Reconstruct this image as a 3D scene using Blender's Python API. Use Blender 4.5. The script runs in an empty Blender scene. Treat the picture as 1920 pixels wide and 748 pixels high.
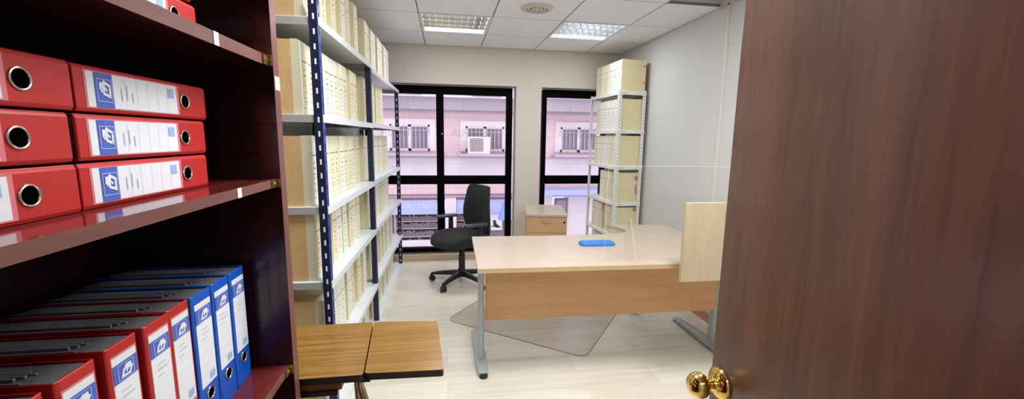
import bpy, bmesh, math, random
from mathutils import Vector, Matrix
random.seed(7)
SC = bpy.context.scene
COL = SC.collection
PI = math.pi
R = math.radians

# ------------------------------------------------------------------ colour / materials
def lin(c):
    o = []
    for v in c:
        v /= 255.0
        o.append(v/12.92 if v <= 0.04045 else ((v+0.055)/1.055)**2.4)
    return (o[0], o[1], o[2], 1.0)

def mat(name, rgb, rough=0.5, metal=0.0, spec=0.5, coat=0.0, emis=0.0, noise=0.0, nscale=30, bump=0.0, alpha=1.0, trans=0.0, coat_rough=0.1):
    m = bpy.data.materials.new(name); m.use_nodes = True
    nt = m.node_tree; b = nt.nodes['Principled BSDF']
    b.inputs['Base Color'].default_value = lin(rgb)
    b.inputs['Roughness'].default_value = rough
    b.inputs['Metallic'].default_value = metal
    b.inputs['Specular IOR Level'].default_value = spec
    b.inputs['Coat Weight'].default_value = coat
    b.inputs['Coat Roughness'].default_value = coat_rough
    b.inputs['Alpha'].default_value = alpha
    b.inputs['Transmission Weight'].default_value = trans
    if emis:
        b.inputs['Emission Color'].default_value = lin(rgb)
        b.inputs['Emission Strength'].default_value = emis
    if noise or bump:
        tc = nt.nodes.new('ShaderNodeTexCoord'); n = nt.nodes.new('ShaderNodeTexNoise')
        n.inputs['Scale'].default_value = nscale; n.inputs['Detail'].default_value = 4
        nt.links.new(tc.outputs['Object'], n.inputs['Vector'])
        if noise:
            mx = nt.nodes.new('ShaderNodeMix'); mx.data_type = 'RGBA'
            c = lin(rgb)
            mx.inputs[6].default_value = [x*(1-noise) for x in c[:3]]+[1]
            mx.inputs[7].default_value = [min(1, x*(1+noise)) for x in c[:3]]+[1]
            nt.links.new(n.outputs['Fac'], mx.inputs[0])
            nt.links.new(mx.outputs[2], b.inputs['Base Color'])
        if bump:
            bp = nt.nodes.new('ShaderNodeBump'); bp.inputs['Strength'].default_value = bump
            bp.inputs['Distance'].default_value = 0.002
            nt.links.new(n.outputs['Fac'], bp.inputs['Height']); nt.links.new(bp.outputs['Normal'], b.inputs['Normal'])
    return m

def wood(name, dark, light, grain=(1, 14, 14), scale=3.0, rough=0.35, coat=0.0, contrast=(0.3, 0.7), fine=0.25, spec=0.5, bump=0.0):
    """stretched-noise wood grain; grain = object-space scale per axis (small = along the grain)"""
    m = bpy.data.materials.new(name); m.use_nodes = True
    nt = m.node_tree; b = nt.nodes['Principled BSDF']; L = nt.links.new
    tc = nt.nodes.new('ShaderNodeTexCoord'); mp = nt.nodes.new('ShaderNodeMapping')
    mp.inputs['Scale'].default_value = grain
    L(tc.outputs['Object'], mp.inputs['Vector'])
    n = nt.nodes.new('ShaderNodeTexNoise'); n.inputs['Scale'].default_value = scale
    n.inputs['Detail'].default_value = 5; n.inputs['Distortion'].default_value = 0.6
    n2 = nt.nodes.new('ShaderNodeTexNoise'); n2.inputs['Scale'].default_value = scale*6; n2.inputs['Detail'].default_value = 3
    L(mp.outputs['Vector'], n.inputs['Vector']); L(mp.outputs['Vector'], n2.inputs['Vector'])
    ad = nt.nodes.new('ShaderNodeMix'); ad.inputs[0].default_value = fine
    L(n.outputs['Fac'], ad.inputs[2]); L(n2.outputs['Fac'], ad.inputs[3])
    cr = nt.nodes.new('ShaderNodeValToRGB')
    cr.color_ramp.elements[0].position = contrast[0]; cr.color_ramp.elements[0].color = lin(dark)
    cr.color_ramp.elements[1].position = contrast[1]; cr.color_ramp.elements[1].color = lin(light)
    L(ad.outputs[0], cr.inputs['Fac']); L(cr.outputs['Color'], b.inputs['Base Color'])
    b.inputs['Roughness'].default_value = rough; b.inputs['Coat Weight'].default_value = coat
    b.inputs['Specular IOR Level'].default_value = spec
    if bump:
        bp = nt.nodes.new('ShaderNodeBump'); bp.inputs['Strength'].default_value = bump; bp.inputs['Distance'].default_value = 0.001
        L(ad.outputs[0], bp.inputs['Height']); L(bp.outputs['Normal'], b.inputs['Normal'])
    return m

def floor_mat():
    m = bpy.data.materials.new('pale_laminate_planks'); m.use_nodes = True
    nt = m.node_tree; b = nt.nodes['Principled BSDF']; L = nt.links.new
    tc = nt.nodes.new('ShaderNodeTexCoord')
    br = nt.nodes.new('ShaderNodeTexBrick')
    br.inputs['Color1'].default_value = (0.25, 0.25, 0.25, 1); br.inputs['Color2'].default_value = (0.85, 0.85, 0.85, 1)
    br.inputs['Mortar'].default_value = (0.0, 0.0, 0.0, 1)
    br.inputs['Scale'].default_value = 1.0; br.inputs['Mortar Size'].default_value = 0.0015
    br.inputs['Brick Width'].default_value = 1.25; br.inputs['Row Height'].default_value = 0.19
    br.offset = 0.37
    L(tc.outputs['Object'], br.inputs['Vector'])
    mp = nt.nodes.new('ShaderNodeMapping'); mp.inputs['Scale'].default_value = (0.9, 9, 9)
    L(tc.outputs['Object'], mp.inputs['Vector'])
    n = nt.nodes.new('ShaderNodeTexNoise'); n.inputs['Scale'].default_value = 3; n.inputs['Detail'].default_value = 6; n.inputs['Distortion'].default_value = 0.5
    L(mp.outputs['Vector'], n.inputs['Vector'])
    mx = nt.nodes.new('ShaderNodeMix'); mx.inputs[0].default_value = 0.62
    L(br.outputs['Color'], mx.inputs[2]); L(n.outputs['Fac'], mx.inputs[3])
    cr = nt.nodes.new('ShaderNodeValToRGB')
    cr.color_ramp.elements[0].position = 0.25; cr.color_ramp.elements[0].color = lin((206, 198, 180))
    cr.color_ramp.elements[1].position = 0.72; cr.color_ramp.elements[1].color = lin((236, 231, 215))
    L(mx.outputs[0], cr.inputs['Fac']); L(cr.outputs['Color'], b.inputs['Base Color'])
    b.inputs['Roughness'].default_value = 0.32; b.inputs['Specular IOR Level'].default_value = 0.45
    return m

def facade_mat(name, a, c, w=0.9, h=0.42):
    m = bpy.data.materials.new(name); m.use_nodes = True
    nt = m.node_tree; b = nt.nodes['Principled BSDF']; L = nt.links.new
    tc = nt.nodes.new('ShaderNodeTexCoord'); mp = nt.nodes.new('ShaderNodeMapping')
    mp.inputs['Rotation'].default_value = (R(90), 0, 0)
    L(tc.outputs['Object'], mp.inputs['Vector'])
    br = nt.nodes.new('ShaderNodeTexBrick'); br.inputs['Scale'].default_value = 1
    br.inputs['Color1'].default_value = lin(a); br.inputs['Color2'].default_value = lin(c)
    br.inputs['Mortar'].default_value = lin([x*0.9 for x in a])
    br.inputs['Mortar Size'].default_value = 0.006; br.inputs['Brick Width'].default_value = w; br.inputs['Row Height'].default_value = h
    L(mp.outputs['Vector'], br.inputs['Vector']); L(br.outputs['Color'], b.inputs['Base Color'])
    b.inputs['Roughness'].default_value = 0.9
    return m

def glass_mat(name, tint=(1, 1, 1, 1), refl=0.06, rough=0.0):
    m = bpy.data.materials.new(name); m.use_nodes = True
    nt = m.node_tree; nt.nodes.clear(); L = nt.links.new
    o = nt.nodes.new('ShaderNodeOutputMaterial'); mx = nt.nodes.new('ShaderNodeMixShader')
    t = nt.nodes.new('ShaderNodeBsdfTransparent'); g = nt.nodes.new('ShaderNodeBsdfGlossy')
    t.inputs['Color'].default_value = tint; g.inputs['Roughness'].default_value = rough
    mx.inputs[0].default_value = refl
    L(t.outputs[0], mx.inputs[1]); L(g.outputs[0], mx.inputs[2]); L(mx.outputs[0], o.inputs['Surface'])
    return m

M = {}
M['wall'] = mat('painted_plaster', (209, 209, 208), 0.85, noise=0.02, nscale=6)
M['wall_b'] = mat('warm_painted_plaster', (214, 205, 195), 0.85, noise=0.02, nscale=6)
M['ceil'] = mat('mineral_ceiling_tile', (240, 241, 247), 0.9, noise=0.02, nscale=60)
M['groove'] = mat('ceiling_grid_groove', (120, 116, 114), 0.8, noise=0.03)
M['floor'] = floor_mat()
M['skirt'] = wood('pale_wood_skirting', (190, 165, 135), (212, 190, 160), (0.6, 0.6, 14), 3)
M['skirt2'] = wood('reddish_wood_skirting', (175, 125, 90), (196, 148, 110), (0.6, 0.6, 14), 3)
M['frame'] = mat('dark_aluminium_frame', (8, 6, 8), 0.5, spec=0.03, noise=0.05)
M['glass'] = glass_mat('window_glass', (0.97, 0.96, 1, 1), 0.035)
M['acryl'] = glass_mat('clear_acrylic', (0.965, 0.965, 0.96, 1), 0.05)
M['acryl_edge'] = mat('acrylic_edge', (225, 222, 215), 0.2, noise=0.02, alpha=0.28)
M['vinyl'] = mat('faded_vinyl_letter', (178, 170, 184), 0.6, noise=0.03, alpha=0.36)
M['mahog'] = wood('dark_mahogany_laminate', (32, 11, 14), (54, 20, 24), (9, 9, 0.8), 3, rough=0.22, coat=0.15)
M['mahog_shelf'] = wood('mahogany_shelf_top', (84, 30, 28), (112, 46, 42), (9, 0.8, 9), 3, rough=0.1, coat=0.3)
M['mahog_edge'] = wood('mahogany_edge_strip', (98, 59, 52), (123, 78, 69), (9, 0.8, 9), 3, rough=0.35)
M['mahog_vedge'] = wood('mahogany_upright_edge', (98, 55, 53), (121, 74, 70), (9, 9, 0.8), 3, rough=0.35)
M['brass'] = mat('aged_brass', (150, 125, 75), 0.35, metal=0.9, noise=0.1)
M['gold'] = mat('polished_brass', (226, 190, 104), 0.12, metal=1.0, noise=0.03)
M['sticker'] = mat('white_paper_sticker', (225, 225, 230), 0.6, noise=0.02)
M['red'] = mat('red_binder_card', (182, 32, 29), 0.42, noise=0.04, nscale=300)
M['red_d'] = mat('red_binder_cover', (150, 24, 26), 0.5, noise=0.04)
M['blue'] = mat('blue_binder_card', (0, 84, 188), 0.42, noise=0.04, nscale=300)
M['blue_d'] = mat('blue_binder_cover', (8, 48, 120), 0.5, noise=0.04)
M['paper'] = mat('grey_marbled_paper', (96, 93, 94), 0.7, noise=0.25, nscale=18)
M['sleeve'] = mat('clear_plastic_sleeves', (128, 128, 136), 0.25, noise=0.2, nscale=40)
M['lab'] = mat('white_spine_label', (226, 228, 232), 0.5, noise=0.015)
M['labblue'] = mat('label_blue_print', (70, 100, 190), 0.5, noise=0.02)
M['labline'] = mat('label_rule_line', (195, 200, 208), 0.6, noise=0.02)
M['labbar'] = mat('label_barcode_blue', (150, 180, 225), 0.6, noise=0.02)
M['labred'] = mat('label_pocket_pink', (214, 120, 125), 0.35, noise=0.02)
M['hole'] = mat('dark_hole', (5, 4, 5), 0.9, spec=0.0, noise=0.05)
M['ring'] = mat('nickel_eyelet', (200, 190, 175), 0.25, metal=0.9, noise=0.04)
M['navy'] = mat('navy_enamel_steel', (12, 18, 52), 0.4, noise=0.05)  # shade painted in: darker blue for the post flange facing the doorway
M['navy_l'] = mat('blue_enamel_steel_side', (32, 66, 150), 0.35, noise=0.05)  # same post enamel, with the light on the side flange painted in
M['slot'] = mat('post_slot_light', (215, 215, 212), 0.7, noise=0.02)
M['slot_d'] = mat('post_slot_dark', (12, 16, 40), 0.7, noise=0.02)
M['shelf'] = mat('white_grey_steel_shelf', (226, 233, 236), 0.3, noise=0.02)
M['shelf_e'] = mat('grey_shelf_end_lip', (150, 148, 144), 0.5, noise=0.03)
M['wshelf'] = mat('white_enamel_steel', (236, 239, 233), 0.4, noise=0.02)
M['wslot'] = mat('perforation_dark', (135, 131, 122), 0.8, noise=0.02)
M['tan'] = wood('tan_cardboard', (178, 142, 92), (196, 162, 110), (6, 6, 1.2), 4, rough=0.8, fine=0.4)  # shade put into the colour: deeper cardboard tone for near box ends
M['tan2'] = mat('cream_cardboard_side', (228, 216, 172), 0.8, noise=0.04, nscale=8)  # same cardboard in a brighter tone, light put into the colour
M['strip'] = mat('grey_cream_cardboard_strip', (196, 187, 158), 0.8, noise=0.03, nscale=8)
M['spine'] = mat('cream_box_spine', (240, 240, 226), 0.7, noise=0.02, nscale=12)
M['spine2'] = mat('yellowish_box_spine', (236, 230, 198), 0.7, noise=0.02, nscale=12)
M['ink'] = mat('faded_black_print', (142, 138, 124), 0.8, noise=0.02)
M['redtie'] = mat('red_elastic_tie', (205, 40, 30), 0.6, noise=0.05)
M['maple'] = wood('pale_maple_top', (184, 167, 147), (196, 180, 161), (1, 8, 8), 2.5, rough=0.3, fine=0.4)
M['maple_e'] = wood('maple_edge_band', (188, 160, 120), (204, 176, 136), (1, 8, 8), 2.5, rough=0.4)
M['beech'] = wood('beech_modesty_panel', (200, 150, 100), (217, 172, 124), (0.8, 8, 9), 2.5, rough=0.5, fine=0.35)
M['maple_v'] = wood('pale_maple_panel', (188, 167, 136), (201, 182, 152), (9, 9, 0.9), 2.5, rough=0.45, fine=0.4)
M['maple_d'] = wood('maple_drawer_front', (190, 152, 110), (206, 168, 126), (1, 8, 8), 2.5, rough=0.45, fine=0.4)
M['greymetal'] = mat('silver_grey_enamel', (172, 180, 180), 0.4, metal=0.2, noise=0.03)
M['black'] = mat('black_plastic', (18, 18, 20), 0.45, noise=0.05)
M['fabric'] = mat('black_mesh_fabric', (30, 30, 34), 0.85, noise=0.12, nscale=220, bump=0.3)
M['armpad'] = mat('dark_grey_arm_pad', (52, 58, 66), 0.35, noise=0.04)
M['mat'] = glass_mat('clear_vinyl_mat', (0.965, 0.955, 0.945, 1), 0.06, 0.25)
M['mat_e'] = mat('vinyl_mat_edge', (150, 135, 125), 0.4, noise=0.05, alpha=0.6)
M['bluepad'] = mat('blue_gel_wrist_rest', (30, 120, 205), 0.5, noise=0.03)
M['oak'] = wood('golden_oak_laminate', (102, 68, 27), (160, 119, 57), (0.5, 20, 20), 4, rough=0.22, contrast=(0.32, 0.66), fine=0.45)
M['oak_e'] = mat('black_edge_band', (26, 20, 18), 0.4, noise=0.05)
M['drawerwood'] = wood('brown_drawer_wood', (104, 56, 28), (138, 78, 42), (0.8, 9, 9), 3, rough=0.5)
M['chrome'] = mat('worn_chrome_tube', (170, 155, 130), 0.22, metal=0.9, noise=0.06)
M['door'] = None
M['white'] = mat('white_enamel', (226, 226, 222), 0.45, noise=0.02)
M['mirror'] = mat('mirror_louvre_aluminium', (236, 238, 242), 0.08, metal=1.0, noise=0.02)
M['blade'] = mat('bright_louvre_blade', (240, 243, 246), 0.3, metal=0.0, noise=0.02)
M['tube'] = mat('fluorescent_tube', (240, 246, 255), 0.4, emis=13, noise=0.01)
M['tube_off'] = mat('fluorescent_tube_lit_cool', (205, 228, 255), 0.4, emis=10, noise=0.01)
M['diff'] = mat('lit_diffuser_panel', (255, 246, 236), 0.5, emis=2.0, noise=0.01)
M['ventc'] = mat('off_white_vent_plastic', (205, 200, 190), 0.5, noise=0.02)
M['ventd'] = mat('vent_inner_shadow', (120, 112, 98), 0.7, noise=0.05)
M['recess'] = mat('grey_recess_metal', (196, 194, 190), 0.5, noise=0.05)
M['f_pink'] = facade_mat('pink_stone_facade', (226, 200, 206), (221, 193, 198))
M['f_white'] = facade_mat('lilac_render_facade', (226, 216, 223), (221, 210, 218), 1.4, 0.6)
M['f_band'] = facade_mat('mauve_cornice', (172, 160, 174), (177, 166, 180), 1.2, 2)
M['f_trim'] = mat('white_stone_trim', (232, 222, 228), 0.9, noise=0.03, nscale=4)
M['f_sill'] = mat('grey_stone_sill', (196, 178, 194), 0.9, noise=0.05, nscale=4)
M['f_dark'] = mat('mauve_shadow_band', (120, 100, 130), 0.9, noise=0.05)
M['f_glass'] = mat('dark_street_window', (142, 132, 150), 0.3, noise=0.1, nscale=3)
M['f_bar'] = mat('pale_window_bars', (205, 196, 212), 0.6, noise=0.03)
M['f_tile'] = mat('blue_glazed_tile', (120, 140, 176), 0.4, noise=0.15, nscale=12)
M['ac'] = mat('beige_ac_casing', (226, 216, 214), 0.6, noise=0.02)
M['ac_d'] = mat('ac_grille_dark', (120, 104, 112), 0.7, noise=0.05)
M['sign'] = mat('lavender_shop_sign', (176, 182, 236), 0.5, noise=0.03, nscale=2)
M['sign_t'] = mat('white_sign_lettering', (212, 216, 250), 0.5, noise=0.01)
M['shop'] = mat('dim_shop_interior', (140, 128, 140), 0.8, noise=0.2, nscale=8)
M['goods'] = mat('shop_goods', (122, 108, 122), 0.8, noise=0.4, nscale=22)
M['shopshelf'] = mat('shop_shelf_board', (186, 174, 176), 0.7, noise=0.05)
M['umb'] = mat('blue_parasol_cloth', (140, 160, 225), 0.8, noise=0.05)
M['street'] = mat('grey_pavement', (165, 158, 165), 0.9, noise=0.08, nscale=3)
M['cable'] = mat('cream_cable_trunking', (220, 214, 200), 0.5, noise=0.02)

def door_mat():
    m = wood('reddish_mahogany_veneer', (88, 54, 43), (121, 81, 64), (10, 10, 0.55), 2.6, rough=0.32, coat=0.5, fine=0.45, contrast=(0.28, 0.72), bump=0.15)
    nt = m.node_tree; b = nt.nodes['Principled BSDF']; b.inputs['Coat Roughness'].default_value = 0.2
    src = b.inputs['Base Color'].links[0].from_socket
    tc = nt.nodes.new('ShaderNodeTexCoord'); mp = nt.nodes.new('ShaderNodeMapping'); mp.inputs['Scale'].default_value = (1, 7, 0.9)
    n = nt.nodes.new('ShaderNodeTexNoise'); n.inputs['Scale'].default_value = 1.3; n.inputs['Detail'].default_value = 2
    nt.links.new(tc.outputs['Object'], mp.inputs['Vector']); nt.links.new(mp.outputs['Vector'], n.inputs['Vector'])
    cr = nt.nodes.new('ShaderNodeValToRGB'); cr.color_ramp.elements[0].position = 0.3; cr.color_ramp.elements[0].color = (0.72, 0.70, 0.70, 1)
    cr.color_ramp.elements[1].position = 0.7; cr.color_ramp.elements[1].color = (1.18, 1.12, 1.02, 1)
    mx = nt.nodes.new('ShaderNodeMix'); mx.data_type = 'RGBA'; mx.blend_type = 'MULTIPLY'; mx.inputs[0].default_value = 1.0
    nt.links.new(src, mx.inputs[6]); nt.links.new(n.outputs['Fac'], cr.inputs['Fac']); nt.links.new(cr.outputs['Color'], mx.inputs[7])
    nt.links.new(mx.outputs[2], b.inputs['Base Color'])
    return m
M['door'] = door_mat()

# ------------------------------------------------------------------ mesh builder
class MB:
    def __init__(s): s.v = []; s.f = []; s.m = []; s.X = Matrix.Identity(4)
    def add(s, vs, fs, mi=0):
        o = len(s.v)
        s.v += [tuple(s.X @ Vector(p)) for p in vs]
        flip = s.X.determinant() < 0
        for f in fs:
            f = [o+i for i in f]
            s.f.append(f[::-1] if flip else f); s.m.append(mi)
        return s
    def box(s, x0, y0, z0, x1, y1, z1, mi=0, fm=None):
        x0, x1 = min(x0, x1), max(x0, x1); y0, y1 = min(y0, y1), max(y0, y1); z0, z1 = min(z0, z1), max(z0, z1)
        vs = [(x0,y0,z0),(x1,y0,z0),(x1,y1,z0),(x0,y1,z0),(x0,y0,z1),(x1,y0,z1),(x1,y1,z1),(x0,y1,z1)]
        fs = dict(b=(3,2,1,0), t=(4,5,6,7), f=(0,1,5,4), k=(2,3,7,6), r=(1,2,6,5), l=(3,0,4,7))
        for k, f in fs.items():
            s.add(vs, [f], (fm or {}).get(k, mi))
        return s
    def quad(s, a, b, c, d, mi=0): return s.add([a, b, c, d], [(0, 1, 2, 3)], mi)
    def prism(s, poly, z0, z1, mi=0, ms=None):
        n = len(poly)
        a = sum(poly[i][0]*poly[(i+1) % n][1]-poly[(i+1) % n][0]*poly[i][1] for i in range(n))
        if a < 0: poly = poly[::-1]
        vs = [(x, y, z0) for x, y in poly]+[(x, y, z1) for x, y in poly]
        s.add(vs, [tuple(range(n-1, -1, -1)), tuple(range(n, 2*n))], mi)
        s.add(vs, [(i, (i+1) % n, n+(i+1) % n, n+i) for i in range(n)], mi if ms is None else ms)
        return s
    def rings(s, rings, mi=0, cap=True, closed=False):
        n = len(rings[0]); vs = [p for r in rings for p in r]; fs = []
        for k in range(len(rings)-1+(1 if closed else 0)):
            a = k*n; b = ((k+1) % len(rings))*n
            fs += [(a+i, a+(i+1) % n, b+(i+1) % n, b+i) for i in range(n)]
        if cap and not closed:
            fs += [tuple(range(n-1, -1, -1)), tuple(range((len(rings)-1)*n, len(rings)*n))]
        return s.add(vs, fs, mi)
    def lathe(s, prof, c=(0, 0, 0), n=24, mi=0, axis='z', cap=True):
        rs = []
        for r, h in prof:
            ring = []
            for i in range(n):
                a = 2*PI*i/n; x, y = r*math.cos(a), r*math.sin(a)
                p = {'z': (x, y, h), 'x': (h, x, y), 'y': (y, h, x)}[axis]
                ring.append((c[0]+p[0], c[1]+p[1], c[2]+p[2]))
            rs.append(ring)
        return s.rings(rs, mi, cap)
    def cyl(s, c, r, h, mi=0, n=20, axis='z'): return s.lathe([(r, 0), (r, h)], c, n, mi, axis)
    def tube(s, pts, r, mi=0, n=10, cap=True, closed=False):
        pts = [Vector(p) for p in pts]; rs = []; N = len(pts)
        rr = r if isinstance(r, (list, tuple)) else [r]*N
        prev = None
        for i, p in enumerate(pts):
            if closed: t = pts[(i+1) % N]-pts[i-1]
            else: t = (pts[min(i+1, N-1)]-pts[max(i-1, 0)])
            t.normalize()
            if prev is None:
                up = Vector((0, 0, 1)) if abs(t.z) < 0.9 else Vector((1, 0, 0))
                u = t.cross(up).normalized()
            else:
                u = (prev - t*prev.dot(t)).normalized()
            prev = u; w = t.cross(u)
            rs.append([tuple(p+(u*math.cos(2*PI*k/n)+w*math.sin(2*PI*k/n))*rr[i]) for k in range(n)])
        return s.rings(rs, mi, cap, closed)
    def build(s, name, mats, parent=None, smooth=False, bevel=0.0, subsurf=0, seg=2):
        me = bpy.data.meshes.new(name); me.from_pydata(s.v, [], s.f)
        if not isinstance(mats, (list, tuple)): mats = [mats]
        for k in mats: me.materials.append(M[k] if isinstance(k, str) else k)
        for p, i in zip(me.polygons, s.m): p.material_index = i
        if smooth:
            for p in me.polygons: p.use_smooth = True
        if smooth or bevel:
            bm = bmesh.new(); bm.from_mesh(me); bmesh.ops.remove_doubles(bm, verts=bm.verts, dist=1e-5); 
            if bevel:
                es = [e for e in bm.edges if len(e.link_faces) == 2 and e.calc_face_angle(0) > 0.6]
                bmesh.ops.bevel(bm, geom=es, offset=bevel, segments=seg, affect='EDGES', profile=0.6)
            bm.to_mesh(me); bm.free()
        o = bpy.data.objects.new(name, me); COL.objects.link(o)
        if parent: o.parent = parent
        if subsurf:
            md = o.modifiers.new('subsurf', 'SUBSURF'); md.levels = subsurf; md.render_levels = subsurf
        if smooth and not subsurf:
            try: me.set_sharp_from_angle(angle=R(40))
            except Exception: pass
        return o

def tag(o, label=None, cat=None, group=None, kind=None):
    if label: o['label'] = label
    if cat: o['category'] = cat
    if group: o['group'] = group
    if kind: o['kind'] = kind
    return o
def empty(name, loc=(0, 0, 0), rz=0.0):
    o = bpy.data.objects.new(name, None); COL.objects.link(o); o.location = loc; o.rotation_euler = (0, 0, rz)
    o.empty_display_size = 0.05
    return o
def copy_tree(o, parent=None):
    kids = list(o.children)
    c = o.copy(); COL.objects.link(c)
    if parent: c.parent = parent
    for k in kids: copy_tree(k, c)
    return c
def text_mesh(name, s, size, m, parent=None, mx=None, depth=0.0, width=None, align='LEFT'):
    cu = bpy.data.curves.new(name, 'FONT'); cu.body = s; cu.size = size; cu.extrude = depth; cu.align_x = align
    t = bpy.data.objects.new(name+'_tmp', cu); COL.objects.link(t)
    dg = bpy.context.evaluated_depsgraph_get(); dg.update()
    me = bpy.data.meshes.new_from_object(t.evaluated_get(dg))
    bpy.data.objects.remove(t); bpy.data.curves.remove(cu)
    me.name = name; me.materials.clear(); me.materials.append(M[m])
    if width:
        xs = [v.co.x for v in me.vertices]; k = width/(max(xs)-min(xs))
        for v in me.vertices: v.co.x *= k
    if mx is not None: me.transform(mx)
    o = bpy.data.objects.new(name, me); COL.objects.link(o)
    if parent: o.parent = parent
    return o

# ------------------------------------------------------------------ camera (solved from the ceiling grid)
CAMZ = 1.42
cam = bpy.data.cameras.new('camera'); co = bpy.data.objects.new('camera', cam); COL.objects.link(co)
r_ = Vector((0.98741126, -0.15754439, 0.01409877)); u_ = Vector((0.00943113, 0.14761609, 0.98899977)); f_ = Vector((0.15789258, 0.97641654, -0.14724361))
mw = Matrix.Identity(4)
for i in range(3):
    mw[i][0] = r_[i]; mw[i][1] = u_[i]; mw[i][2] = -f_[i]
mw[2][3] = CAMZ
co.matrix_world = mw
cam.sensor_fit = 'HORIZONTAL'; cam.sensor_width = 36; cam.lens = 774.406/1920*36; cam.clip_start = 0.02
SC.camera = co

# ------------------------------------------------------------------ room shell
CH = 2.404; YB = 4.737; XR = 2.035; XL = -0.95; YF = -0.06
fl = MB(); fl.box(XL-0.15, -1.6, -0.12, XR+0.15, 4.95, 0.0)
tag(fl.build('floor', 'floor'), 'pale laminate plank floor', kind='structure')
# ceiling with grid grooves; one lifted tile by the right wall
cb = MB()
xs = [XL, -0.805, -0.205, 0.395, 0.995, 1.595, XR]
ys = [-1.6, -0.636, -0.036, 0.564, 1.164, 1.764, 2.364, 2.964, 3.564, 4.164, YB]
LIGHTS = [(2, 8), (4, 8)]
g = 0.005
for i in range(len(xs)-1):
    for j in range(len(ys)-1):
        x0, x1, y0, y1 = xs[i], xs[i+1], ys[j], ys[j+1]
        if (i, j) in LIGHTS: continue
        if (i, j) == (5, 6):
            cb.box(x0+g, y0+g, CH+0.045, x1, y1-g, CH+0.06, 0); continue
        cb.box(x0+g, y0+g, CH, x1-g, y1-g, CH+0.016, 0)
for x in xs[1:-1]:
    cb.box(x-g, ys[0], CH+0.002, x+g, YB, CH+0.02, 1)
for y in ys[1:-1]:
    cb.box(XL, y-g, CH+0.002, XR, y+g, CH+0.02, 1)
cb.box(XL-.15, -1.6, CH+0.14, XR+.15, YB+.15, CH+0.2, 0)
tag(cb.build('ceiling', ['ceil', 'groove']), 'suspended ceiling of white mineral tiles', kind='structure')
rb = MB(); rb.box(1.595+g, 2.960, CH+0.0025, XR-0.001, 2.966, CH+0.046, 0); rb.box(XR-0.012, 2.37, CH-0.012, XR-0.001, 2.959, CH+0.044, 0)
tag(rb.build('trim_1', 'recess'), 'grey metal side of the lifted ceiling tile', kind='structure')
# walls
W1 = (-0.90, 0.80, 0.05, 1.998); W2 = (1.09, 1.96, 0.05, 1.998)
wb = MB()
y0, y1 = YB, YB+0.2
wb.box(XL-.15, y0, 0, W1[0], y1, CH+.2); wb.box(W1[1], y0, 0, W2[0], y1, CH+.2); wb.box(W2[1], y0, 0, XR+.15, y1, CH+.2)
for w in (W1, W2):
    wb.box(w[0], y0, w[3], w[1], y1, CH+.2); wb.box(w[0], y0, 0, w[1], y1, w[2])
tag(wb.build('wall_back', 'wall_b'), 'plaster wall with two tall windows', kind='structure')
b = MB(); b.box(XR, -1.6, 0, XR+.15, YB+.2, CH+.2); tag(b.build('wall_right', 'wall'), 'plain grey white plaster wall on the right', kind='structure')
b = MB(); b.box(XL-.15, -1.6, 0, XL, YB+.2, CH+.2); tag(b.build('wall_left', 'wall'), 'plaster wall behind the blue rack', kind='structure')
b = MB(); b.box(XL, -0.2, 0, -0.42, YF, CH+.1); b.box(0.66, -0.2, 0, XR, YF, CH+.1); b.box(-0.42, -0.2, 2.08, 0.66, YF, CH+.1)
tag(b.build('wall_front', 'wall'), 'wall with the doorway the picture is taken from', kind='structure')
b = MB(); b.box(XL, -1.75, 0, XR, -1.6, CH+.1); tag(b.build('wall_corridor', 'wall'), 'corridor wall behind the doorway', kind='structure')
b = MB(); b.box(XL, YB-0.012, 0, XR, YB, 0.068); tag(b.build('baseboard_back', 'skirt'), 'pale wooden skirting under the windows', kind='structure')
b = MB(); b.box(XR-0.014, YF, 0, XR, YB-0.012, 0.075); tag(b.build('baseboard_right', 'skirt2'), 'reddish wooden skirting along the right wall', kind='structure')

# windows ------------------------------------------------------------
GY = 4.87
def window(n, x0, x1, z0, z1, mull, jw=0.07, label=''):
    f = MB(); a, c = GY-0.035, GY+0.035
    zt = (0.878, 0.976)
    f.box(x0, a, z0, x0+jw, c, z1); f.box(x1-jw, a, z0, x1, c, z1)
    f.box(x0+jw, a, z1-0.088, x1-jw, c, z1); f.box(x0+jw, a, z0, x1-jw, c, z0+0.055)
    f.box(x0+jw, a, zt[0], x1-jw, c, zt[1])
    for m0, m1 in mull:
        f.box(m0, a, z0+0.055, m1, c, zt[0]); f.box(m0, a, zt[1], m1, c, z1-0.088)
    # raised inner beads
    f.box(x0+jw, a-0.006, zt[0]+0.036, x1-jw, a-0.0005, zt[0]+0.062)
    f.box(x0, a-0.012, z1-0.03, x1, a-0.0005, z1)
    o = f.build('window_%d' % n, 'frame', bevel=0.003); tag(o, label, kind='structure')
    xsx = [x0+jw]+[v for m in mull for v in m]+[x1-jw]
    for k in range(0, len(xsx), 2):
        for (za, zb) in ((z0+0.055, zt[0]), (zt[1], z1-0.088)):
            p = MB(); p.quad((xsx[k], GY, za), (xsx[k+1], GY, za), (xsx[k+1], GY, zb), (xsx[k], GY, zb)); p.build('pane', 'glass', o)
    return o
w1 = window(1, -0.88, 0.772, 0.07, 1.985, [(-0.10, -0.016)], label='dark framed four pane window behind the office chair')
w2 = window(2, 1.128, 1.93, 0.07, 1.985, [], jw=0.052, label='dark framed narrow window behind the white rack')
h = MB(); h.box(-0.045, GY-0.06, 1.45, -0.03, GY-0.036, 1.462); h.build('latch', 'f_bar', w1)
def glass_letters(par, xl, xr, z, s='NOTARIA'):
    # lettering stuck on the outside: seen mirrored from indoors
    mx = Matrix.Translation((xr, GY+0.006, z)) @ Matrix.Rotation(PI/2, 4, 'X') @ Matrix.Scale(-1, 4, (1, 0, 0))
    text_mesh('lettering', s, 0.135, 'vinyl', par, mx, width=xr-xl)
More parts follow.
